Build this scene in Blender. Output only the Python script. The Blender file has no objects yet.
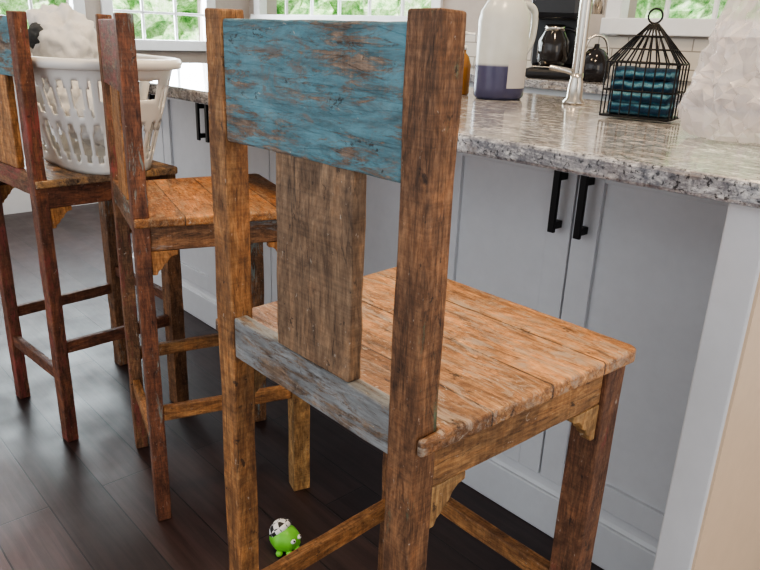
import bpy, bmesh, math, random
from mathutils import Vector, Matrix, noise
random.seed(3)
A0=0.82
COL=bpy.context.scene.collection
# ---------------------------------------------------------------- node helpers
def newmat(name):
    m=bpy.data.materials.new(name); m.use_nodes=True
    nt=m.node_tree
    for n in list(nt.nodes):
        if n.type!='BSDF_PRINCIPLED' and n.type!='OUTPUT_MATERIAL': nt.nodes.remove(n)
    b=[n for n in nt.nodes if n.type=='BSDF_PRINCIPLED'][0]
    return m,nt,b
def ramp(nt,fac,stops,interp='LINEAR'):
    r=nt.nodes.new('ShaderNodeValToRGB'); cr=r.color_ramp; cr.interpolation=interp
    while len(cr.elements)<len(stops): cr.elements.new(0.5)
    for e,(p,c) in zip(cr.elements,stops):
        e.position=p; e.color=(*c,1) if len(c)==3 else c
    nt.links.new(fac,r.inputs[0]); return r.outputs[0]
def mix(nt,fac,a,b,mode='MIX'):
    m=nt.nodes.new('ShaderNodeMix'); m.data_type='RGBA'; m.blend_type=mode
    for s,val in ((m.inputs['Factor'],fac),(m.inputs['A'],a),(m.inputs['B'],b)):
        if isinstance(val,(int,float)): s.default_value=val
        elif isinstance(val,tuple): s.default_value=(*val,1)
        else: nt.links.new(val,s)
    return m.outputs['Result']
def coord(nt,scale=(1,1,1),loc=(0,0,0),rot=(0,0,0)):
    t=nt.nodes.new('ShaderNodeTexCoord'); mp=nt.nodes.new('ShaderNodeMapping')
    mp.inputs['Scale'].default_value=scale; mp.inputs['Location'].default_value=loc; mp.inputs['Rotation'].default_value=rot
    nt.links.new(t.outputs['Object'],mp.inputs[0]); return mp.outputs[0]
def nz(nt,vec,scale=1,detail=4,rough=.6,dist=0.):
    n=nt.nodes.new('ShaderNodeTexNoise'); n.inputs['Scale'].default_value=scale
    n.inputs['Detail'].default_value=detail; n.inputs['Roughness'].default_value=rough; n.inputs['Distortion'].default_value=dist
    nt.links.new(vec,n.inputs['Vector']); return n.outputs['Fac']
def math_(nt,op,a,b=None):
    m=nt.nodes.new('ShaderNodeMath'); m.operation=op
    for i,val in enumerate((a,b)):
        if val is None: continue
        if isinstance(val,(int,float)): m.inputs[i].default_value=val
        else: nt.links.new(val,m.inputs[i])
    return m.outputs[0]
def bump(nt,b,h,strength=.3,dist=.002):
    n=nt.nodes.new('ShaderNodeBump'); n.inputs['Strength'].default_value=strength; n.inputs['Distance'].default_value=dist
    nt.links.new(h,n.inputs['Height']); nt.links.new(n.outputs[0],b.inputs['Normal'])
def plain(name,col,rough=.5,metal=0,bumps=0,**kw):
    m,nt,b=newmat(name)
    c=coord(nt)
    f=nz(nt,c,30,3)
    col2=tuple(x*.88 for x in col)
    nt.links.new(mix(nt,f,col,col2),b.inputs['Base Color'])
    b.inputs['Roughness'].default_value=rough; b.inputs['Metallic'].default_value=metal
    if bumps: bump(nt,b,nz(nt,c,bumps,4),.3,.003)
    for k,v in kw.items(): b.inputs[k].default_value=v
    return m
_wc={}
def wood(axis,dark,mid,light,paint=None,pamt=.5,seed=0,rough=.5,planks=None,paint2=None,p2=.4,fleck=None,fth=.665,gain=1.):
    key=(axis,dark,mid,light,paint,pamt,seed,rough,planks,paint2,p2,fleck,fth,gain)
    if key in _wc: return _wc[key]
    m,nt,b=newmat('reclaimed_wood_%d'%len(_wc)); _wc[key]=m
    dark,mid,light=[tuple(x*k*gain for x in c_) for c_,k in ((dark,.75),(mid,.80),(light,.82))]
    def sc(al,ac):
        s=[ac,ac,ac]; s[axis]=al; return tuple(s)
    L=(seed*1.7,seed*.9,seed*2.3)
    fine=nz(nt,coord(nt,sc(22,380),L),1,4,.7,.5)
    med=nz(nt,coord(nt,sc(10,75),L),1,6,.75,1.6)
    blot=nz(nt,coord(nt,sc(9,22),L),1,6,.7,1.5)
    mot=nz(nt,coord(nt,sc(60,110),L),1,5,.75,.8)
    saw=nz(nt,coord(nt,sc(240,6),L),1,3,.6,.6)
    g=math_(nt,'ADD',math_(nt,'MULTIPLY',fine,.30),math_(nt,'ADD',math_(nt,'MULTIPLY',med,.42),math_(nt,'MULTIPLY',mot,.28)))
    c=ramp(nt,g,[(.34,dark),(.48,mid),(.62,light)])
    bl=ramp(nt,blot,[(.30,(.34,.30,.28)),(.42,(.72,.69,.67)),(.53,(1.08,1.05,1.02)),(.68,(1.7,1.55,1.35))])
    c=mix(nt,.92,c,bl,'MULTIPLY')
    c=mix(nt,.5 if not planks else .25,c,ramp(nt,saw,[(.35,(.66,.64,.62)),(.6,(1.18,1.15,1.12))]),'MULTIPLY')
    cr=nz(nt,coord(nt,sc(4,60),(L[0]+2,L[1]+7,L[2])),1,3,.5,.6)
    crm=ramp(nt,math_(nt,'ABSOLUTE',math_(nt,'SUBTRACT',cr,.5)),[(.002,(1,1,1)),(.007,(0,0,0))])
    c=mix(nt,math_(nt,'MULTIPLY',crm,.6),c,tuple(x*.3 for x in dark))
    hgt=math_(nt,'SUBTRACT',math_(nt,'ADD',g,math_(nt,'MULTIPLY',saw,.25)),math_(nt,'MULTIPLY',crm,.4))
    if planks:
        sep=nt.nodes.new('ShaderNodeSeparateXYZ'); nt.links.new(coord(nt),sep.inputs[0])
        yy=math_(nt,'DIVIDE',sep.outputs[1],planks)
        fl=math_(nt,'FLOOR',yy); fr=math_(nt,'FRACT',yy)
        w=nt.nodes.new('ShaderNodeTexWhiteNoise'); w.noise_dimensions='1D'; nt.links.new(math_(nt,'ADD',fl,seed+.5),w.inputs['W'])
        pc=ramp(nt,w.outputs['Value'],[(0,(.56,.49,.46)),(.35,(.82,.79,.77)),(.7,(1.08,1.04,1)),(1,(1.32,1.25,1.15))])
        c=mix(nt,.9,c,pc,'MULTIPLY')
        d=math_(nt,'ABSOLUTE',math_(nt,'SUBTRACT',fr,.5))
        seam=ramp(nt,d,[(.480,(0,0,0)),(.491,(1,1,1))])
        c=mix(nt,math_(nt,'MULTIPLY',seam,.85),c,(.020,.010,.007))
        hgt=math_(nt,'SUBTRACT',hgt,math_(nt,'MULTIPLY',seam,.3))
    if paint:
        pm=nz(nt,coord(nt,sc(16,85),(L[0]+5,L[1]+3,L[2])),1,8,.82,.6)
        big=nz(nt,coord(nt,sc(7,12),(L[0]+9,L[1]+1,L[2])),1,3,.5,.5)
        pm=math_(nt,'ADD',math_(nt,'MULTIPLY',pm,.66),math_(nt,'MULTIPLY',big,.34))
        k=.5+(.5-pamt)*.30
        pmask=ramp(nt,pm,[(k-.035,(0,0,0)),(k+.02,(1,1,1))])
        pv=nz(nt,coord(nt,sc(12,60),L),1,6,.75,.5)
        pcol=mix(nt,ramp(nt,pv,[(.3,(0,0,0)),(.7,(1,1,1))]),tuple(x*.42 for x in paint),tuple(min(1,x*1.75+.02) for x in paint))
        c=mix(nt,math_(nt,'MULTIPLY',pmask,.86),c,pcol)
        hgt=math_(nt,'ADD',hgt,math_(nt,'MULTIPLY',pmask,.3))
    if paint2:
        pm=nz(nt,coord(nt,sc(14,45),(L[0]+15,L[1]+8,L[2])),1,8,.8,1.2)
        k=.5+(.5-p2)*.4
        c=mix(nt,math_(nt,'MULTIPLY',ramp(nt,pm,[(k-.05,(0,0,0)),(k+.05,(1,1,1))]),.7),c,paint2)
    fk=nz(nt,coord(nt,sc(65,130),(L[0]+31,L[1],L[2])),1,4,.7,.5)
    c=mix(nt,math_(nt,'MULTIPLY',ramp(nt,fk,[(fth,(0,0,0)),(fth+.035,(1,1,1))]),.6),c,fleck or (.48,.43,.36))
    fd=nz(nt,coord(nt,sc(40,60),(L[0]+61,L[1],L[2])),1,4,.7,.3)
    c=mix(nt,math_(nt,'MULTIPLY',ramp(nt,fd,[(.64,(0,0,0)),(.68,(1,1,1))]),.75),c,(.018,.010,.007))
    nt.links.new(c,b.inputs['Base Color'])
    rr=ramp(nt,mot,[(.3,(rough+.18,)*3),(.7,(rough-.05,)*3)])
    nt.links.new(rr,b.inputs['Roughness'])
    bump(nt,b,hgt,.7,.0014)
    return m
# ---------------------------------------------------------------- mesh helpers
def mkobj(name,bm,mat,parent=None,smooth=False,mtx=None):
    me=bpy.data.meshes.new(name); bm.normal_update(); bm.to_mesh(me); bm.free()
    if smooth:
        for p in me.polygons: p.use_smooth=True
    o=bpy.data.objects.new(name,me); COL.objects.link(o)
    if mat is not None:
        for mm in (mat if isinstance(mat,(list,tuple)) else [mat]): me.materials.append(mm)
    if parent: o.parent=parent
    elif mtx is not None: o.matrix_world=mtx
    return o
def bev(o,w=.002,s=2):
    md=o.modifiers.new('bev','BEVEL'); md.width=w; md.segments=s; md.limit_method='ANGLE'; md.angle_limit=.6; return o
UV=Matrix.Rotation(-A0,4,'Z')
def uvw(u,v,z=0): return UV@Vector((u,v,z))
def empty(name,mtx):
    e=bpy.data.objects.new(name,None); COL.objects.link(e); e.matrix_world=mtx; e.empty_display_size=.1; return e
def addbox(bm,x0,x1,y0,y1,z0,z1,mi=0):
    vs=[bm.verts.new(p) for p in [(x0,y0,z0),(x1,y0,z0),(x1,y1,z0),(x0,y1,z0),(x0,y0,z1),(x1,y0,z1),(x1,y1,z1),(x0,y1,z1)]]
    for f in [(3,2,1,0),(4,5,6,7),(0,1,5,4),(1,2,6,5),(2,3,7,6),(3,0,4,7)]:
        fa=bm.faces.new([vs[i] for i in f]); fa.material_index=mi
def box(name,x0,x1,y0,y1,z0,z1,mat,parent=None,mtx=UV,b=0):
    bm=bmesh.new(); addbox(bm,x0,x1,y0,y1,z0,z1)
    o=mkobj(name,bm,mat,parent,mtx=mtx)
    if b: bev(o,b)
    return o
def beam(name,p0,p1,w,h,mat,parent,n=8,jit=.0006,up=Vector((0,0,1)),bw=.0025,taper=1.):
    p0=Vector(p0);p1=Vector(p1);d=(p1-p0).normalized()
    side=d.cross(up).normalized(); upv=side.cross(d).normalized()
    bm=bmesh.new(); rings=[]
    for i in range(n+1):
        t=i/n; c=p0.lerp(p1,t); s=1+(taper-1)*t
        r=[]
        for a,bb in ((-1,-1),(1,-1),(1,1),(-1,1)):
            j=Vector([random.uniform(-jit,jit) for _ in range(3)])
            r.append(bm.verts.new(c+side*(a*w/2*s)+upv*(bb*h/2*s)+j))
        rings.append(r)
    for i in range(n):
        for k in range(4):
            bm.faces.new([rings[i][k],rings[i][(k+1)%4],rings[i+1][(k+1)%4],rings[i+1][k]])
    bm.faces.new(rings[0][::-1]); bm.faces.new(rings[-1])
    bmesh.ops.recalc_face_normals(bm,faces=bm.faces)
    return bev(mkobj(name,bm,mat,parent),bw)
def prism(name,pts,z0,z1,mat,parent=None,mtx=None,b=0,seg=2,xf=None):
    bm=bmesh.new()
    lo=[bm.verts.new((x,y,z0)) for x,y in pts]; hi=[bm.verts.new((x,y,z1)) for x,y in pts]
    bm.faces.new(lo[::-1]); bm.faces.new(hi)
    for i in range(len(pts)):
        j=(i+1)%len(pts); bm.faces.new([lo[i],lo[j],hi[j],hi[i]])
    if xf: bmesh.ops.transform(bm,matrix=xf,verts=bm.verts)
    bmesh.ops.recalc_face_normals(bm,faces=bm.faces)
    o=mkobj(name,bm,mat,parent,mtx=mtx)
    if b: bev(o,b,seg)
    return o
def lathe(name,prof,mat,parent=None,mtx=None,n=40,sx=1,sy=1):
    bm=bmesh.new(); rings=[]
    for r,z in prof:
        rings.append([bm.verts.new((r*sx*math.cos(2*math.pi*i/n),r*sy*math.sin(2*math.pi*i/n),z)) for i in range(n)])
    for a,b_ in zip(rings,rings[1:]):
        for i in range(n): bm.faces.new([a[i],a[(i+1)%n],b_[(i+1)%n],b_[i]])
    if prof[0][0]>1e-4: bm.faces.new(rings[0][::-1])
    if prof[-1][0]>1e-4: bm.faces.new(rings[-1])
    bmesh.ops.remove_doubles(bm,verts=bm.verts,dist=1e-5)
    bmesh.ops.recalc_face_normals(bm,faces=bm.faces)
    o=mkobj(name,bm,mat,parent,True,mtx)
    return o
def tube(name,pts,r,mat,parent=None,mtx=None,cyclic=False,smooth=False):
    cu=bpy.data.curves.new(name,'CURVE'); cu.dimensions='3D'; cu.bevel_depth=r; cu.bevel_resolution=3
    chains=pts if isinstance(pts[0][0],(tuple,list,Vector)) else [pts]
    for ch in chains:
        sp=cu.splines.new('NURBS' if smooth else 'POLY'); sp.points.add(len(ch)-1)
        for p,q in zip(sp.points,ch): p.co=(*q,1)
        sp.use_cyclic_u=cyclic
        if smooth: sp.use_endpoint_u=True; sp.order_u=3
    cu.use_fill_caps=True
    cu.materials.append(mat)
    o=bpy.data.objects.new(name,cu)
    COL.objects.link(o)
    if parent: o.parent=parent
    elif mtx is not None: o.matrix_world=mtx
    return o
# ---------------------------------------------------------------- room materials
def floor_mat():
    m,nt,b=newmat('dark_hardwood')
    co=coord(nt,rot=(0,0,0))
    br=nt.nodes.new('ShaderNodeTexBrick'); nt.links.new(co,br.inputs['Vector'])
    br.inputs['Scale'].default_value=1; br.inputs['Brick Width'].default_value=1.1; br.inputs['Row Height'].default_value=.125
    br.inputs['Mortar Size'].default_value=.0018; br.inputs['Mortar Smooth'].default_value=.2; br.offset=.37
    br.inputs['Color1'].default_value=(.021,.0125,.0122,1); br.inputs['Color2'].default_value=(.042,.025,.0235,1); br.inputs['Mortar'].default_value=(.005,.0035,.0035,1)
    g=nz(nt,coord(nt,(3,60,1)),1,5,.7,.5)
    gr=ramp(nt,g,[(.3,(.55,.5,.5)),(.7,(1.5,1.4,1.35))])
    nt.links.new(mix(nt,.9,br.outputs['Color'],gr,'MULTIPLY'),b.inputs['Base Color'])
    sm=nz(nt,coord(nt,(1,1,1)),6,4,.6)
    nt.links.new(ramp(nt,sm,[(.3,(.32,)*3),(.7,(.52,)*3)]),b.inputs['Roughness'])
    bump(nt,b,math_(nt,'SUBTRACT',math_(nt,'MULTIPLY',g,.25),br.outputs['Fac']),.35,.002)
    return m
def granite_mat():
    m,nt,b=newmat('granite')
    base=nz(nt,coord(nt,(1,1,1)),46,7,.78,.5)
    c=ramp(nt,base,[(.33,(.045,.045,.05)),(.43,(.24,.24,.25)),(.52,(.52,.51,.50)),(.65,(.82,.81,.79))])
    swirl=nz(nt,coord(nt,(2.2,8,8),rot=(0,0,.35)),1.6,8,.75,2.2)
    c=mix(nt,ramp(nt,swirl,[(.42,(0,0,0)),(.5,(.8,.8,.8)),(.58,(0,0,0))]),c,(.13,.13,.15))
    tan=nz(nt,coord(nt,(3,9,9),(4,2,1),(0,0,.3)),1.8,6,.7,1.5)
    c=mix(nt,ramp(nt,tan,[(.52,(0,0,0)),(.65,(.5,.5,.5))]),c,(.36,.27,.20))
    sp=nz(nt,coord(nt),160,4,.65)
    c=mix(nt,ramp(nt,sp,[(.56,(0,0,0)),(.62,(.9,.9,.9))]),c,(.03,.03,.032))
    nt.links.new(c,b.inputs['Base Color']); b.inputs['Roughness'].default_value=.12
    return m
def tile_mat():
    m,nt,b=newmat('subway_tile')
    co=coord(nt,rot=(math.radians(-90),0,0))
    br=nt.nodes.new('ShaderNodeTexBrick'); nt.links.new(co,br.inputs['Vector'])
    br.inputs['Scale'].default_value=1; br.inputs['Brick Width'].default_value=.15; br.inputs['Row Height'].default_value=.075; br.inputs['Mortar Size'].default_value=.003
    br.inputs['Color1'].default_value=(.52,.47,.41,1); br.inputs['Color2'].default_value=(.58,.53,.46,1); br.inputs['Mortar'].default_value=(.26,.23,.20,1)
    nt.links.new(br.outputs['Color'],b.inputs['Base Color']); b.inputs['Roughness'].default_value=.2
    bump(nt,b,br.outputs['Fac'],-.3,.002); return m
M_floor=floor_mat(); M_gran=granite_mat(); M_tile=tile_mat()
M_cab=plain('painted_cabinet',(.68,.685,.70),.35)
M_wall=plain('wall_paint',(.44,.38,.33),.8,0,60)
M_trim=plain('white_trim',(.80,.80,.80),.4)
M_ceil=plain('ceiling_paint',(.75,.74,.72),.9)
M_black=plain('black_metal',(.010,.009,.009),.4,.5)
M_blackp=plain('black_plastic',(.012,.012,.014),.3)
M_chrome=plain('brushed_nickel',(.62,.57,.50),.22,1.)
M_side_lit=plain('panel_side_warm_lit',(.74,.55,.38),.5)  # cabinet white with warm light from the right put into its colour
M_dark=plain('dark_counter',(.03,.03,.035),.25)
# ---------------------------------------------------------------- room shell (u,v frame)
UL,UR,VB,VF,CH=-4.9,2.2,3.1,-2.6,2.6
box('floor',UL-.15,UR,VF,VB+.15,-.06,0,M_floor)
box('ceiling',UL-.15,UR,VF+1.2,VB+.15,CH,CH+.1,M_ceil)
def wall_with_windows(name,axis,pos,th,a0,a1,wins,mat):
    bm=bmesh.new(); cur=a0
    def ab(s0,s1,z0,z1):
        if s1-s0<1e-4 or z1-z0<1e-4: return
        if axis=='v': addbox(bm,s0,s1,pos,pos+th,z0,z1)
        else: addbox(bm,pos-th,pos,s0,s1,z0,z1)
    for s0,s1,z0,z1 in wins:
        ab(cur,s0,0,CH); ab(s0,s1,0,z0); ab(s0,s1,z1,CH); cur=s1
    ab(cur,a1,0,CH)
    return mkobj(name,bm,mat,mtx=UV)
winB=[(-4.75,-2.95,1.16,2.15),(-1.80,-.95,1.16,2.15)]
winL=[(.75,1.80,.88,2.15),(2.02,2.75,.96,2.15)]
wall_with_windows('wall_back','v',VB,.15,UL-.15,UR,winB,M_wall)
wall_with_windows('wall_left','u',UL,.15,VF,VB,winL,M_wall)
def window(name,axis,pos,w,nm=3,nh=3):
    s0,s1,z0,z1=w; bm=bmesh.new()
    def ab(a,b_,c,d,dep0=-.02,dep1=.05):
        if axis=='v': addbox(bm,a,b_,pos+dep0,pos+dep1,c,d)
        else: addbox(bm,pos-dep1,pos-dep0,a,b_,c,d)
    t=.055
    ab(s0-t,s0+.02,z0-t,z1+t);ab(s1-.02,s1+t,z0-t,z1+t);ab(s0,s1,z1-.02,z1+t);ab(s0-t,s1+t,z0-.05,z0+.02,-.05,.05)
    ab(s0,s1,(z0+z1)/2-.02,(z0+z1)/2+.02,.02,.05)
    for i in range(1,nm):
        x=s0+(s1-s0)*i/nm; ab(x-.009,x+.009,z0,z1,.02,.04)
    for i in range(1,nh+1):
        z=z0+(z1-z0)*i/(nh+1); ab(s0,s1,z-.009,z+.009,.02,.04)
    return bev(mkobj(name,bm,M_trim,mtx=UV),.003,1)
window('window_1','v',VB,winB[0],6,5); window('window_2','v',VB,winB[1],4,4)
window('window_3','u',UL,winL[0],4,5); window('window_4','u',UL,winL[1],3,5)
box('baseboard_left',UL+.001,UL+.016,VF,VB-.65,0,.12,M_trim)
box('trim_1',-2.75,2.1,VB-.012,VB-.001,.93,1.10,M_tile)
def foliage(name,a,b_,n,seed):
    m,nt,bs=newmat('foliage')
    f=nz(nt,coord(nt),7,7,.8)
    nt.links.new(ramp(nt,f,[(.33,(.03,.13,.04)),(.44,(.20,.44,.14)),(.54,(.58,.80,.40)),(.64,(.96,.98,.90))]),bs.inputs['Base Color'])  # palest tones put blown-out daylight into the leaf colour
    bs.inputs['Roughness'].default_value=.7
    bm=bmesh.new()
    nx,nh=70,36; g=[]
    a=Vector(a);b_=Vector(b_); nrm=Vector((0,0,1)).cross(b_-a).normalized()
    for i in range(nx+1):
        r=[]
        for j in range(nh+1):
            p=a.lerp(b_,i/nx)+Vector((0,0,-.3+j*4.3/nh))
            p+=nrm*noise.fractal(p*1.6+Vector((seed,0,0)),.7,2.,5)*.5
            r.append(bm.verts.new(p))
        g.append(r)
    for i in range(nx):
        for j in range(nh): bm.faces.new([g[i][j],g[i+1][j],g[i+1][j+1],g[i][j+1]])
    return mkobj(name,bm,m,mtx=UV)
foliage('garden_hedge',(-8.5,6.4,0),(1.5,6.4,0),0,1)
foliage('garden_hedge',(-8.3,-1,0),(-8.3,7,0),0,7)
# ---------------------------------------------------------------- kitchen island
isl=empty('kitchen_island',UV)
F=1.2127; EV=.886; IL,IR=-2.95,-.283
box('body',IL+.05,IR-.03,F+.02,1.72,.0,.885,M_cab,isl,None)
box('countertop',IL-.02,-.20,EV,1.80,.888,.92,M_gran,isl,None,b=.006)
box('end_panel',-.340,IR-.004,EV+.025,1.76,0,.887,[M_cab],isl,None,b=.003)
box('end_panel_side',IR-.0045,IR,EV+.029,1.756,0.001,.886,M_side_lit,isl,None)  # thin slab carrying the painted warm light on the panel's side
box('base_moulding',IL+.03,-.341,F-.012,F+.02,0,.105,M_cab,isl,None,b=.004)
prism('base_moulding_cap',[(0,0),(.026,0),(.020,.010),(.008,.022),(0,.03)],-0.5,0.5,M_cab,isl,None,xf=Matrix.Translation(((IL+.03-.341)/2,F+.02,.103))@Matrix.Diagonal(((-.341-IL-.03),1,1,1))@Matrix(((0,0,1,0),(-1,0,0,0),(0,1,0,0),(0,0,0,1))))
k=0
def door(u0,u1,hs):
    global k; k+=1
    z0,z1=.135,.875; st=.058; y0,y1=F-.002,F+.02; e=.0022
    bm=bmesh.new()
    addbox(bm,u0+e,u0+st,y0,y1,z0,z1);addbox(bm,u1-st,u1-e,y0,y1,z0,z1)
    addbox(bm,u0+st,u1-st,y0,y1,z1-st,z1);addbox(bm,u0+st,u1-st,y0,y1,z0,z0+st)
    addbox(bm,u0+st-.002,u1-st+.002,y0+.010,y1,z0+st-.002,z1-st+.002)
    bev(mkobj('cabinet_door_%d'%k,bm,M_cab,isl),.0015,2)
    hu=u1-.03 if hs>0 else u0+.03
    bm=bmesh.new()
    addbox(bm,hu-.0075,hu+.0075,y0-.030,y0-.022,.705,.835)
    addbox(bm,hu-.0075,hu+.0075,y0-.024,y0,.712,.727);addbox(bm,hu-.0075,hu+.0075,y0-.024,y0,.811,.826)
    bev(mkobj('door_handle_%d'%k,bm,M_black,isl),.0015,2)
for s in (-.74,-1.46,-2.18):
    door(s-.36,s,1); door(s,-.36 if s>-.8 else s+.36,-1)
door(-2.90,-2.54,1)
# ---------------------------------------------------------------- back counter run
bc=empty('back_counter',UV)
box('cabinets',-2.9,2.1,2.52,VB-.001,0,.885,M_cab,bc,None)
box('countertop',-2.92,2.1,2.48,VB-.013,.885,.92,M_gran,bc,None,b=.004)
bc2=empty('sideboard',UV)
box('carcass',UL+.05,UL+.5,.3,2.9,0,.78,M_cab,bc2,None)
box('top',UL+.05,UL+.53,.27,2.93,.78,.81,M_dark,bc2,None,b=.004)
# ---------------------------------------------------------------- chairs
BR=((.045,.024,.014),(.175,.082,.038),(.36,.19,.095))
OR=((.095,.040,.016),(.34,.145,.045),(.62,.32,.12))
SE=((.105,.052,.026),(.36,.180,.078),(.63,.38,.19))
GR=((.05,.034,.025),(.17,.115,.078),(.34,.25,.175))
RD=((.036,.014,.010),(.15,.056,.030),(.27,.115,.058))
YE=((.13,.07,.03),(.36,.20,.08),(.58,.38,.17))
P1=((.07,.030,.014),(.28,.125,.044),(.50,.27,.11))
TEAL=(.062,.180,.220); GREY=(.18,.19,.192); RED=(.19,.035,.025); LT=(.17,.215,.20); GN=(.09,.14,.08)
def chair(x,y,a,st,sides=(.27,),front=.33,rear=.19,W=.362,D=.364,SH=.713,BH=1.088):
    e=empty('counter_stool',Matrix.Translation((x,y,0))@Matrix.Rotation(-a,4,'Z'))
    w,d=.037,.031; sd=st['seed']
    order=['postR','postL','legR','legL','top','low','splat','apR','brk','str']
    def Wd(part,axis):
        c,p,am=st[part][:3]; p2=st[part][3] if len(st[part])>3 else None
        q=st[part][4] if len(st[part])>4 else .4
        return wood(axis,*c,paint=p,pamt=am,seed=sd+order.index(part)*1.3,paint2=p2,p2=q,rough=.56)
    Y=Vector((0,1,0))
    beam('post_right',(-w/2,d/2,0),(-w/2,d/2,BH),w,d,Wd('postR',2),e,16,.0009,up=Y)
    beam('post_left',(-W+w/2,d/2,0),(-W+w/2,d/2,BH),w,d,Wd('postL',2),e,16,.0009,up=Y)
    fw=.042;ox=.016
    beam('leg_right',(ox-fw/2,D-fw/2,0),(ox-fw/2,D-fw/2,SH-.018),fw,fw,Wd('legR',2),e,12,.0009,up=Y)
    beam('leg_left',(-W-ox+fw/2,D-fw/2,0),(-W-ox+fw/2,D-fw/2,SH-.018),fw,fw,Wd('legL',2),e,12,.0009,up=Y)
    beam('top_rail',(-w-.0005,.012,1.0125),(-W+w+.0005,.012,1.0125),.020,.131,Wd('top',0),e,10,.0006)
    beam('lower_rail',(-w,.012,.7005),(-W+w,.012,.7005),.019,.053,Wd('low',0),e,8,.0008)
    beam('back_splat',(-.1675,.0135,.727),(-.1675,.0135,.950),.129,.018,Wd('splat',2),e,8,.0007,up=Y)
    s,fl,yf=.009,.019,D+.006
    pts=[(.001,.001),(s,.001),(s+fl,yf-.012),(s+fl-.003,yf-.004),(s+fl-.012,yf),(-(W+s+fl-.012),yf),(-(W+s+fl-.003),yf-.004),(-(W+s+fl),yf-.012),(-(W+s),.001),(-W-.001,.001),(-W-.001,d+.001),(-W+w+.001,d+.001),(-W+w+.001,.0225),(-w-.001,.0225),(-w-.001,d+.001),(.001,d+.001)]
    sc=st['seat']
    prism('seat',pts,SH-.019,SH,wood(0,*sc[0],paint=sc[1],pamt=sc[2],seed=sd+3,rough=.42,planks=.098,paint2=sc[3] if len(sc)>3 else None,p2=.38,fth=.63),e,b=.004,seg=3)
    za=SH-.019-.026
    beam('apron_right',(-.012,d,za),(.002,D-fw,za),.018,.052,Wd('apR',1),e,6)
    beam('apron_left',(-W+.012,d,za),(-W-.002,D-fw,za),.018,.052,Wd('apR',1),e,6)
    beam('apron_front',(ox-fw,D-.014,za),(-W-ox+fw,D-.014,za),.018,.052,Wd('apR',0),e,6)
    def bracket(nm,o,dr,L_=.052):
        prof=[(0,0),(L_,0),(L_,-.010),(L_*.80,-.012),(L_*.66,-.018),(L_*.56,-.027),(L_*.46,-.029),(L_*.38,-.037),(L_*.24,-.042),(L_*.18,-.050),(0,-.050)]
        dx,dy=dr; q=math.hypot(dx,dy);dx/=q;dy/=q
        mt=Matrix(((dx,0,dy,o[0]),(dy,0,-dx,o[1]),(0,1,0,SH-.0715),(0,0,0,1)))
        prism(nm,prof,-.008,.008,Wd('brk',2),e,b=.0015,xf=mt)
    bracket('bracket_1',(-.011,d,0),(.01,.3)); bracket('bracket_2',(.003,D-fw,0),(-.01,-.3))
    bracket('bracket_3',(-W+.011,d,0),(-.01,.3)); bracket('bracket_4',(-W-.003,D-fw,0),(.01,-.3))
    bracket('bracket_5',(ox-fw,D-.014,0),(-1,0)); bracket('bracket_6',(-W-ox+fw,D-.014,0),(1,0))
    for i,z in enumerate(sides):
        beam('stretcher_right_%d'%i,(-.014,d,z),(-.004,D-fw,z),.018,.032,Wd('str',1),e,6)
        beam('stretcher_left_%d'%i,(-W+.014,d,z),(-W+.004,D-fw,z),.018,.032,Wd('str',1),e,6)
    beam('stretcher_front',(ox-fw,D-.02,front),(-W-ox+fw,D-.02,front),.018,.03,Wd('str',0),e,6)
    beam('stretcher_rear',(-w,.014,rear),(-W+w,.014,rear),.018,.032,Wd('str',0),e,6)
    return e
stA=dict(seed=0,postR=(BR,GN,.14),postL=(P1,None,.3),legR=(((.04,.02,.012),(.16,.07,.036),(.30,.15,.075)),RED,.18),legL=(BR,None,.2),top=(((.07,.048,.036),(.21,.145,.105),(.40,.30,.22)),TEAL,.61,(.165,.115,.088),.30),
 low=(GR,GREY,.50),splat=(((.07,.042,.026),(.215,.130,.075),(.36,.24,.145)),None,.3),seat=(SE,(.09,.050,.030),.27,(.38,.31,.24)),apR=(((.07,.032,.015),(.25,.125,.05),(.43,.25,.11)),None,.3),brk=(YE,None,.3),str=(P1,None,.2))
chair(.0379,.5676,.822,stA)
stB=dict(seed=11,postR=(RD,LT,.24),postL=(BR,RED,.4),legR=(YE,None,.2),legL=(BR,LT,.25),top=(GR,RED,.5),low=(BR,LT,.3),splat=(OR,None,.3),seat=(OR,(.10,.045,.02),.25,(.33,.22,.13)),apR=(BR,GREY,.2),brk=(OR,None,.3),str=(P1,None,.2))
chair(-.486,1.318,1.10,stB)
stC=dict(seed=23,postR=(RD,RED,.35),postL=(RD,RED,.35),legR=(BR,None,.2),legL=(BR,LT,.25),top=(GR,TEAL,.5),low=(BR,RED,.4),splat=(OR,None,.3),seat=(GR,YE[1],.45),apR=(RD,None,.3),brk=(OR,None,.3),str=(RD,None,.2))
chair(-.8250,1.6243,.747,stC)
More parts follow.
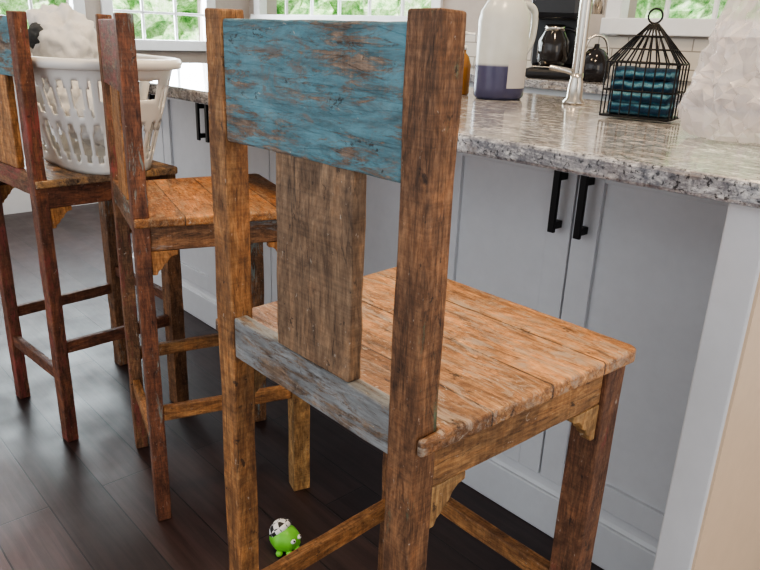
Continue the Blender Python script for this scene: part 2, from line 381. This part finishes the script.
# ---------------------------------------------------------------- laundry basket
BM=Matrix.Translation(uvw(-1.927,.722,.7137))@Matrix.Rotation(-A0,4,'Z')
def basket():
    m=plain('white_plastic',(.76,.73,.68),.35)
    e=empty('laundry_basket',BM)
    H=.268; a0,b0,a1,b1=.195,.105,.272,.172
    NA,NZ=168,28
    def P(i,j,off=0):
        t=2*math.pi*i/NA; z=j/NZ; a=a0+(a1-a0)*z+off; b_=b0+(b1-b0)*z+off; ex=2/3.0
        c,s=math.cos(t),math.sin(t)
        return Vector((a*abs(c)**ex*(1 if c>=0 else -1),b_*abs(s)**ex*(1 if s>=0 else -1),z*H))
    bm=bmesh.new(); g=[[bm.verts.new(P(i,j)) for j in range(NZ+1)] for i in range(NA)]
    for i in range(NA):
        for j in range(NZ):
            q=i%7; hole=False
            if q in (2,3,4): hole=(3<=j<=12) or (15<=j<=23)
            if q in (1,5): hole=(5<=j<=10) or (17<=j<=21)
            hd=min(abs(i-0),abs(i-NA),abs(i-NA//2))
            if hd<12 and j>=13:
                hole=(19<=j<=23) and hd<9
            if not hole: bm.faces.new([g[i][j],g[(i+1)%NA][j],g[(i+1)%NA][j+1],g[i][j+1]])
    bm.faces.new([g[i][0] for i in range(NA)][::-1])
    o=mkobj('shell',bm,m,e,True); sd=o.modifiers.new('s','SOLIDIFY'); sd.thickness=.004
    bm=bmesh.new(); prof=[(-.002,-.004),(.008,-.014),(.015,-.012),(.018,.000),(.014,.009),(.004,.011),(-.004,.006)]
    rings=[]
    for i in range(NA):
        r=[]
        for (o_,dz) in prof:
            p=P(i,NZ,o_); p.z+=dz; r.append(bm.verts.new(p))
        rings.append(r)
    for i in range(NA):
        A,B=rings[i],rings[(i+1)%NA]
        for q in range(len(prof)):
            w2=(q+1)%len(prof); bm.faces.new([A[q],B[q],B[w2],A[w2]])
    bmesh.ops.recalc_face_normals(bm,faces=bm.faces)
    mkobj('rim',bm,m,e,True)
    return e
bk=basket()
def blob(name,c,r,mat,amp=.03,sc=9,seed=0,parent=None,rot=0,flat=None,sub=5):
    bm=bmesh.new(); bmesh.ops.create_icosphere(bm,subdivisions=sub,radius=1)
    for v in bm.verts:
        p=v.co.copy(); q=Vector((p.x*r[0],p.y*r[1],p.z*r[2]))
        n=noise.fractal(q*sc+Vector((seed,seed*2,0)),.6,2.2,4)
        rd=1-abs(noise.noise(q*sc*.8+Vector((seed+9,0,3))))*2
        q+=p*(n*amp+rd*amp*.6)
        if flat is not None and q.z<flat: q.z=flat+(q.z-flat)*.03
        v.co=q
    o=mkobj(name,bm,mat,parent,True)
    if parent: o.matrix_local=Matrix.Translation(c)@Matrix.Rotation(rot,4,'Z')
    return o
M_cloth=plain('white_cotton',(.66,.65,.64),.9,0,200)
M_cloth2=plain('charcoal_cotton',(.05,.055,.06),.9,0,200)
blob('shirt',(.03,.0,.14),(.17,.09,.08),M_cloth,.02,14,2,bk)
blob('towel',(-.14,.0,.28),(.10,.075,.11),M_cloth,.03,12,5,bk)
blob('sock',(-.12,-.075,.32),(.034,.022,.035),M_cloth2,.008,14,8,bk)
# ---------------------------------------------------------------- counter objects
T=.9205
M_jug,nt,b=newmat('translucent_jug_with_liquid')
sep=nt.nodes.new('ShaderNodeSeparateXYZ'); nt.links.new(coord(nt),sep.inputs[0])
lv=ramp(nt,math_(nt,'MULTIPLY',sep.outputs[2],1),[(.084,(0,0,0)),(.087,(1,1,1))])
nt.links.new(mix(nt,lv,mix(nt,nz(nt,coord(nt),20,2),(.045,.045,.095),(.08,.075,.14)),mix(nt,nz(nt,coord(nt),20,2),(.58,.60,.57),(.47,.47,.43))),b.inputs['Base Color'])
b.inputs['Roughness'].default_value=.25
j=empty('detergent_jug',Matrix.Translation(uvw(-1.20,1.52,T))@Matrix.Rotation(.4,4,'Z'))
lathe('body',[(.0,0),(.060,0),(.068,.008),(.069,.03),(.069,.19),(.064,.215),(.045,.245),(.028,.262),(.022,.275),(.022,.30)],M_jug,j,sy=.82)
lathe('cap',[(.0,.290),(.027,.290),(.027,.325),(.024,.33),(0,.33)],M_trim,j)
tube('handle',[(.045,0,.235),(.085,0,.235),(.092,0,.19),(.085,0,.13),(.060,0,.11)],.009,M_jug,j,smooth=True)
L=[]
for i in range(13):
    t=math.radians(-100+i*5); L.append([(.0696*math.cos(t),.0696*.82*math.sin(t),z) for z in (.03,.10)])
bm=bmesh.new(); Lv=[[bm.verts.new(p) for p in r] for r in L]
for A,B in zip(Lv,Lv[1:]): bm.faces.new([A[0],B[0],B[1],A[1]])
mkobj('label',bm,plain('label_paper',(.55,.52,.50),.6),j,True)
M_amber=plain('amber_soap',(.30,.13,.03),.2)
sb=empty('soap_dispenser',Matrix.Translation(uvw(-1.335,1.52,T)))
lathe('bottle',[(0,0),(.022,0),(.025,.005),(.025,.08),(.019,.10),(.010,.11),(.010,.12)],M_amber,sb)
lathe('pump',[(.012,.118),(.012,.128),(.0045,.131),(.0045,.155),(.009,.157),(.009,.165),(0,.165)],M_trim,sb)
tube('nozzle',[(0,0,.16),(.030,0,.158)],.0035,M_trim,sb)
fa=empty('kitchen_faucet',Matrix.Translation(uvw(-1.02,1.60,T))@Matrix.Rotation(-A0,4,'Z'))
lathe('base',[(0,0),(.028,0),(.028,.006),(.020,.014),(.018,.05),(.0155,.06),(.0155,.075)],M_chrome,fa)
pts=[(0,0,.05),(0,0,.30),(0,0,.38),(-.01,.02,.45),(-.03,.07,.49),(-.05,.12,.48),(-.06,.15,.42),(-.06,.155,.36),(-.06,.155,.30)]
tube('spout',pts,.0145,M_chrome,fa,smooth=True)
lathe('spray_head',[(0,.22),(.017,.22),(.017,.27),(.015,.31),(.015,.32),(0,.32)],M_chrome,fa).location=(-.06,.155,0)
tube('lever',[(-.012,0,.075),(-.03,-.005,.08),(-.075,-.01,.085)],.007,M_chrome,fa)
# wire lantern
la=empty('wire_lantern',Matrix.Translation(uvw(-.742,1.42,T+.003))@Matrix.Rotation(-.62,4,'Z'))
hw,hd,hb,hr=.070,.046,.110,.185
ch=[]
for z in (.003,hb*.5,hb):
    ch.append([(-hw,-hd,z),(hw,-hd,z),(hw,hd,z),(-hw,hd,z),(-hw,-hd,z)])
for i in range(8):
    x=-hw+i*hw*2/7
    for y in (-hd,hd): ch.append([(x,y,0.002),(x,y,hb),(x*.12,0,hr)])
for i in range(1,4):
    y=-hd+i*hd*2/4
    for x in (-hw,hw): ch.append([(x,y,0.002),(x,y,hb),(x*.12,0,hr)])
for kx in (.35,.68):
    z=hb+(hr-hb)*kx; f=1-kx*.9; ch.append([(-hw*f,-hd*f,z),(hw*f,-hd*f,z),(hw*f,hd*f,z),(-hw*f,hd*f,z),(-hw*f,-hd*f,z)])
tube('cage',ch,.0017,M_black,la)
tube('hook',[(.014*math.cos(t*math.pi/8),0,hr+.015+.014*math.sin(t*math.pi/8)) for t in range(16)],.002,M_black,la,cyclic=True)
box('tray',-hw,hw,-hd,hd,.001,.006,M_black,la,None,b=.001)
mt,nt,b=newmat('teal_textile')
wv=nt.nodes.new('ShaderNodeTexWave'); wv.inputs['Scale'].default_value=16; wv.inputs['Distortion'].default_value=2.5; wv.bands_direction='Z'; wv.inputs['Detail Scale'].default_value=2
nt.links.new(coord(nt),wv.inputs[0])
tc=ramp(nt,wv.outputs['Fac'],[(.3,(.010,.035,.07)),(.7,(.022,.12,.18)),(.95,(.13,.27,.32))])
nt.links.new(mix(nt,.6,tc,ramp(nt,nz(nt,coord(nt),260,3,.7),[(.35,(.4,.4,.4)),(.65,(1.5,1.5,1.5))]),'MULTIPLY'),b.inputs['Base Color']); b.inputs['Roughness'].default_value=.95
bump(nt,b,nz(nt,coord(nt),300,3,.7),.6,.002)
for i in range(4):
    z0=.007+i*.0235; bm=bmesh.new()
    hx=.058-.002*(i%2); hy=.036
    prof=[]
    for t in range(9):
        an=-math.pi/2+math.pi*t/8; prof.append((-hy+.0115-.0115*math.cos(an),.0115+.0115*math.sin(an)))
    prof+= [(hy,.023),(hy,0)]
    rs=[]
    for s_ in range(17):
        x=-hx+2*hx*s_/16
        rs.append([bm.verts.new((x,py+.0025*noise.noise(Vector((x*40,pz*50,i*3))),z0+pz+.0025*noise.noise(Vector((x*35,py*40,i*7+9)))*(1 if i else 0))) for py,pz in prof])
    for A,B in zip(rs,rs[1:]):
        for q in range(len(prof)): bm.faces.new([A[q],B[q],B[(q+1)%len(prof)],A[(q+1)%len(prof)]])
    bm.faces.new(rs[0]); bm.faces.new(rs[-1][::-1])
    bmesh.ops.recalc_face_normals(bm,faces=bm.faces)
    mkobj('towel_fold_%d'%i,bm,mt,la,True)
# plastic bag: thin crumpled film with broad creased facets
mb,nt,b=newmat('plastic_bag_film')
nt.links.new(mix(nt,nz(nt,coord(nt),9,3),(.84,.81,.80),(.66,.57,.54)),b.inputs['Base Color']); b.inputs['Roughness'].default_value=.16; b.inputs['Alpha'].default_value=.42
bump(nt,b,nz(nt,coord(nt,(1,1,.4)),22,3,.5,2.),.6,.008)
bm=bmesh.new(); rings=[]; n=72; prof=[(0,.0),(.07,.001),(.092,.005),(.104,.03),(.108,.06),(.104,.09),(.096,.12),(.084,.155),(.070,.19),(.056,.22),(.040,.25),(.032,.27),(.030,.285)]
pp=[]
for (r1,z1),(r2,z2) in zip(prof,prof[1:]):
    for t in range(3): pp.append((r1+(r2-r1)*t/3,z1+(z2-z1)*t/3))
pp.append(prof[-1])
rg=lambda p: 1-2*abs(noise.noise(p))
for ri,(r,z) in enumerate(pp):
    ring=[]
    for i in range(n):
        t=2*math.pi*i/n+random.uniform(-.02,.02)
        q=Vector((math.cos(t)*1.5,math.sin(t)*1.5,z*6))
        wz=Vector((noise.noise(q*1.7),noise.noise(q*1.7+Vector((7,0,0))),noise.noise(q*1.7+Vector((0,9,0)))))*.8
        fold=rg(q+Vector((3,1,0))); f2=rg(q*2.3); f3=rg(q*3.6+wz*2)
        gather=max(0,(z-.10)/.16)*rg(Vector((math.cos(t)*4,math.sin(t)*4,z*2)))*.35
        rr=r*(.80+.14*fold+.14*f2+.13*f3+gather)*random.uniform(.985,1.015)
        ring.append(bm.verts.new((math.cos(t)*rr*1.15,math.sin(t)*rr*.9,max(.0005,z+(.012*f2+random.uniform(-.002,.002) if z>.03 else 0)))))
    rings.append(ring)
for ri,(a_,b_) in enumerate(zip(rings,rings[1:])):
    for i in range(n):
        j2=(i+1)%n
        if (i+ri)%2: bm.faces.new([a_[i],a_[j2],b_[j2]]); bm.faces.new([a_[i],b_[j2],b_[i]])
        else: bm.faces.new([a_[i],a_[j2],b_[i]]); bm.faces.new([a_[j2],b_[j2],b_[i]])
for sgn in (-1,1):
    prev=None
    for q in range(25):
        an=math.pi*q/24; cx=sgn*(.018+.030*math.sin(an)); cy=.034*math.cos(an); cz=.275+.085*math.sin(an)
        wv_=.014+.004*noise.noise(Vector((q*.5,sgn,0)))
        cur=[bm.verts.new((cx-wv_*.6,cy+.003*math.sin(q*1.7),cz)),bm.verts.new((cx,cy,cz+.006*math.cos(q*1.3))),bm.verts.new((cx+wv_*.6,cy-.003*math.sin(q*2.1),cz+.004))]
        if prev:
            bm.faces.new([prev[0],cur[0],cur[1],prev[1]]);bm.faces.new([prev[1],cur[1],cur[2],prev[2]])
        prev=cur
bmesh.ops.remove_doubles(bm,verts=bm.verts,dist=1e-5); bmesh.ops.recalc_face_normals(bm,faces=bm.faces)
bg=mkobj('plastic_bag',bm,mb,None,False,Matrix.Translation(uvw(-.455,1.29,T)))
CS=Matrix.Scale(1.18,4)
cm=empty('coffee_maker',Matrix.Translation(uvw(-1.85,2.70,T))@Matrix.Rotation(-A0+.5,4,'Z')@CS)
box('base',-.085,.085,-.12,.12,0,.035,M_blackp,cm,None,b=.012)
box('column',-.085,.085,.02,.12,.03,.30,M_blackp,cm,None,b=.02)
box('head',-.085,.085,-.12,.12,.20,.32,M_blackp,cm,None,b=.02)
box('front_plate',-.06,.06,-.124,-.118,.285,.305,M_chrome,cm,None,b=.002)
box('drip_tray',-.06,.06,-.10,0,.035,.042,M_chrome,cm,None,b=.003)
M_glass=plain('smoked_glass',(.02,.016,.014),.08)
o=lathe('carafe',[(0,0),(.045,0),(.055,.025),(.055,.085),(.035,.12),(.033,.14),(0,.14)],M_glass,cm); o.location=(0,-.045,.043)
lathe('carafe_band',[(.0353,.118),(.0365,.118),(.0345,.138),(.0333,.138)],M_chrome,cm).location=(0,-.045,.043)
tube('carafe_handle',[(.034,-.045,.17),(.078,-.05,.17),(.085,-.052,.12),(.055,-.048,.075)],.006,M_blackp,cm,smooth=True)
kt=empty('tea_kettle',Matrix.Translation(uvw(-1.62,2.66,T)))
lathe('body',[(0,0),(.05,0),(.06,.02),(.062,.06),(.05,.10),(.03,.125),(.012,.13),(.010,.145),(0,.147)],plain('kettle_enamel',(.012,.009,.009),.12),kt)
tube('handle',[(-.05,0,.10),(-.045,0,.16),(0,0,.185),(.045,0,.16),(.05,0,.10)],.006,M_chrome,kt,smooth=True)
tube('spout',[(.045,0,.05),(.075,0,.08),(.09,0,.115)],.009,M_blackp,kt,smooth=True)
# ---------------------------------------------------------------- toy on floor
mg,nt,b=newmat('toy_green')
nt.links.new(mix(nt,nz(nt,coord(nt),25,3),(.10,.42,.03),(.22,.62,.06)),b.inputs['Base Color']); b.inputs['Roughness'].default_value=.4
mc,nt,b=newmat('toy_checker'); ck=nt.nodes.new('ShaderNodeTexChecker'); ck.inputs['Scale'].default_value=85; ck.inputs['Color1'].default_value=(.75,.75,.75,1); ck.inputs['Color2'].default_value=(.01,.01,.01,1)
nt.links.new(coord(nt),ck.inputs[0]); nt.links.new(ck.outputs[0],b.inputs['Base Color'])
ty=empty('plush_toy',Matrix.Translation(uvw(-1.038,.715,.0295)))
bm=bmesh.new(); bmesh.ops.create_uvsphere(bm,u_segments=48,v_segments=24,radius=.029)
for v in bm.verts:
    v.co.x*=1.12
    t=math.atan2(v.co.y,v.co.x); v.co*=1+.05*math.cos(6*t)*(1-abs(v.co.z)/.030)
mkobj('body',bm,mg,ty,True)
lathe('checker_hood',[(.0250,0),(.0275,.004),(.0262,.011),(.020,.020),(.010,.026),(0,.0275)],mc,ty).matrix_local=Matrix.Translation((-.007,.008,.011))@Matrix.Rotation(-.75,4,'Y')@Matrix.Rotation(-.35,4,'X')
for i,(x,y) in enumerate(((.020,-.020),(.030,-.004))):
    lathe('eye_%d'%i,[(0,-.005),(.005,-.003),(.0065,0),(.005,.003),(0,.005)],M_trim,ty,n=20).matrix_local=Matrix.Translation((x,y,.008))
    lathe('pupil_%d'%i,[(0,-.003),(.003,0),(0,.003)],M_blackp,ty,n=12).matrix_local=Matrix.Translation((x*1.13,y*1.13,.010))
for i in range(4):
    t=-1.9+i*.8
    lathe('foot_%d'%i,[(0,-.007),(.006,-.005),(.008,0),(.006,.005),(0,.007)],mg,ty,n=20).matrix_local=Matrix.Translation((.028*math.cos(t),.026*math.sin(t),-.021))
# ---------------------------------------------------------------- lights
def area(name,loc,size,power,col,tgt,sy=None):
    l=bpy.data.lights.new(name,'AREA'); l.energy=power; l.size=size; l.color=col
    if sy: l.shape='RECTANGLE'; l.size_y=sy
    o=bpy.data.objects.new(name,l); COL.objects.link(o); o.location=loc
    o.rotation_euler=(Vector(tgt)-Vector(loc)).to_track_quat('-Z','Y').to_euler(); return o
warm=(1,.74,.47)
for i,(uu,vv,pw) in enumerate([(-.3,.85,26),(-1.7,.6,16),(-.9,1.9,14),(-2.6,1.9,10)]):
    p=uvw(uu,vv,CH-.03); area('ceiling_light',p,.22,pw,warm,p-Vector((0,0,1)))
    lathe('ceiling_light_trim_%d'%i,[(.10,0),(.14,0),(.14,-.012),(.10,-.012)],M_trim,None,Matrix.Translation(uvw(uu,vv,CH)))
for i,w in enumerate(winL):
    p=uvw(UL-.1,(w[0]+w[1])/2,1.5); area('window_light',p,w[1]-w[0],60,(.84,.92,1),uvw(0,(w[0]+w[1])/2-.5,.8),1.1)
p=uvw(-3.85,VB+.1,1.65); area('window_light',p,1.7,38,(.84,.92,1),uvw(-2.2,.5,.8),.9)
p=uvw(-1.0,-2.4,1.7); area('patio_door_light',p,2.6,14,(.86,.93,1),uvw(-1.,1,.6),1.8)
p=uvw(2.1,.6,1.5); area('warm_side_light',p,1.2,15,(1,.82,.62),uvw(-.3,.9,.6),1.4)  # warm light from an unseen source at right, aimed at the end panel
w=bpy.data.worlds.new('sky'); bpy.context.scene.world=w; w.use_nodes=True
bgk=w.node_tree.nodes['Background']; bgk.inputs[0].default_value=(.91,.95,1,1); bgk.inputs[1].default_value=1.25
sun=bpy.data.lights.new('sun','SUN'); sun.energy=9; sun.angle=.05; so=bpy.data.objects.new('sun',sun); COL.objects.link(so)
so.rotation_euler=Vector(uvw(-.6,.5,-.75)).to_track_quat('-Z','Y').to_euler(); so.location=(0,0,6)
try: bpy.context.scene.view_settings.look='AgX - Medium High Contrast'
except Exception: pass
# ---------------------------------------------------------------- camera
cam=bpy.data.cameras.new('camera'); co=bpy.data.objects.new('camera',cam); COL.objects.link(co)
cam.sensor_width=36; cam.lens=699.4*36/760; cam.clip_start=.02
co.matrix_world=Matrix.Translation((0,0,1.0667))@Matrix.Rotation(math.pi/2-.3426,4,'X')@Matrix.Rotation(.0388,4,'Z')
bpy.context.scene.camera=co
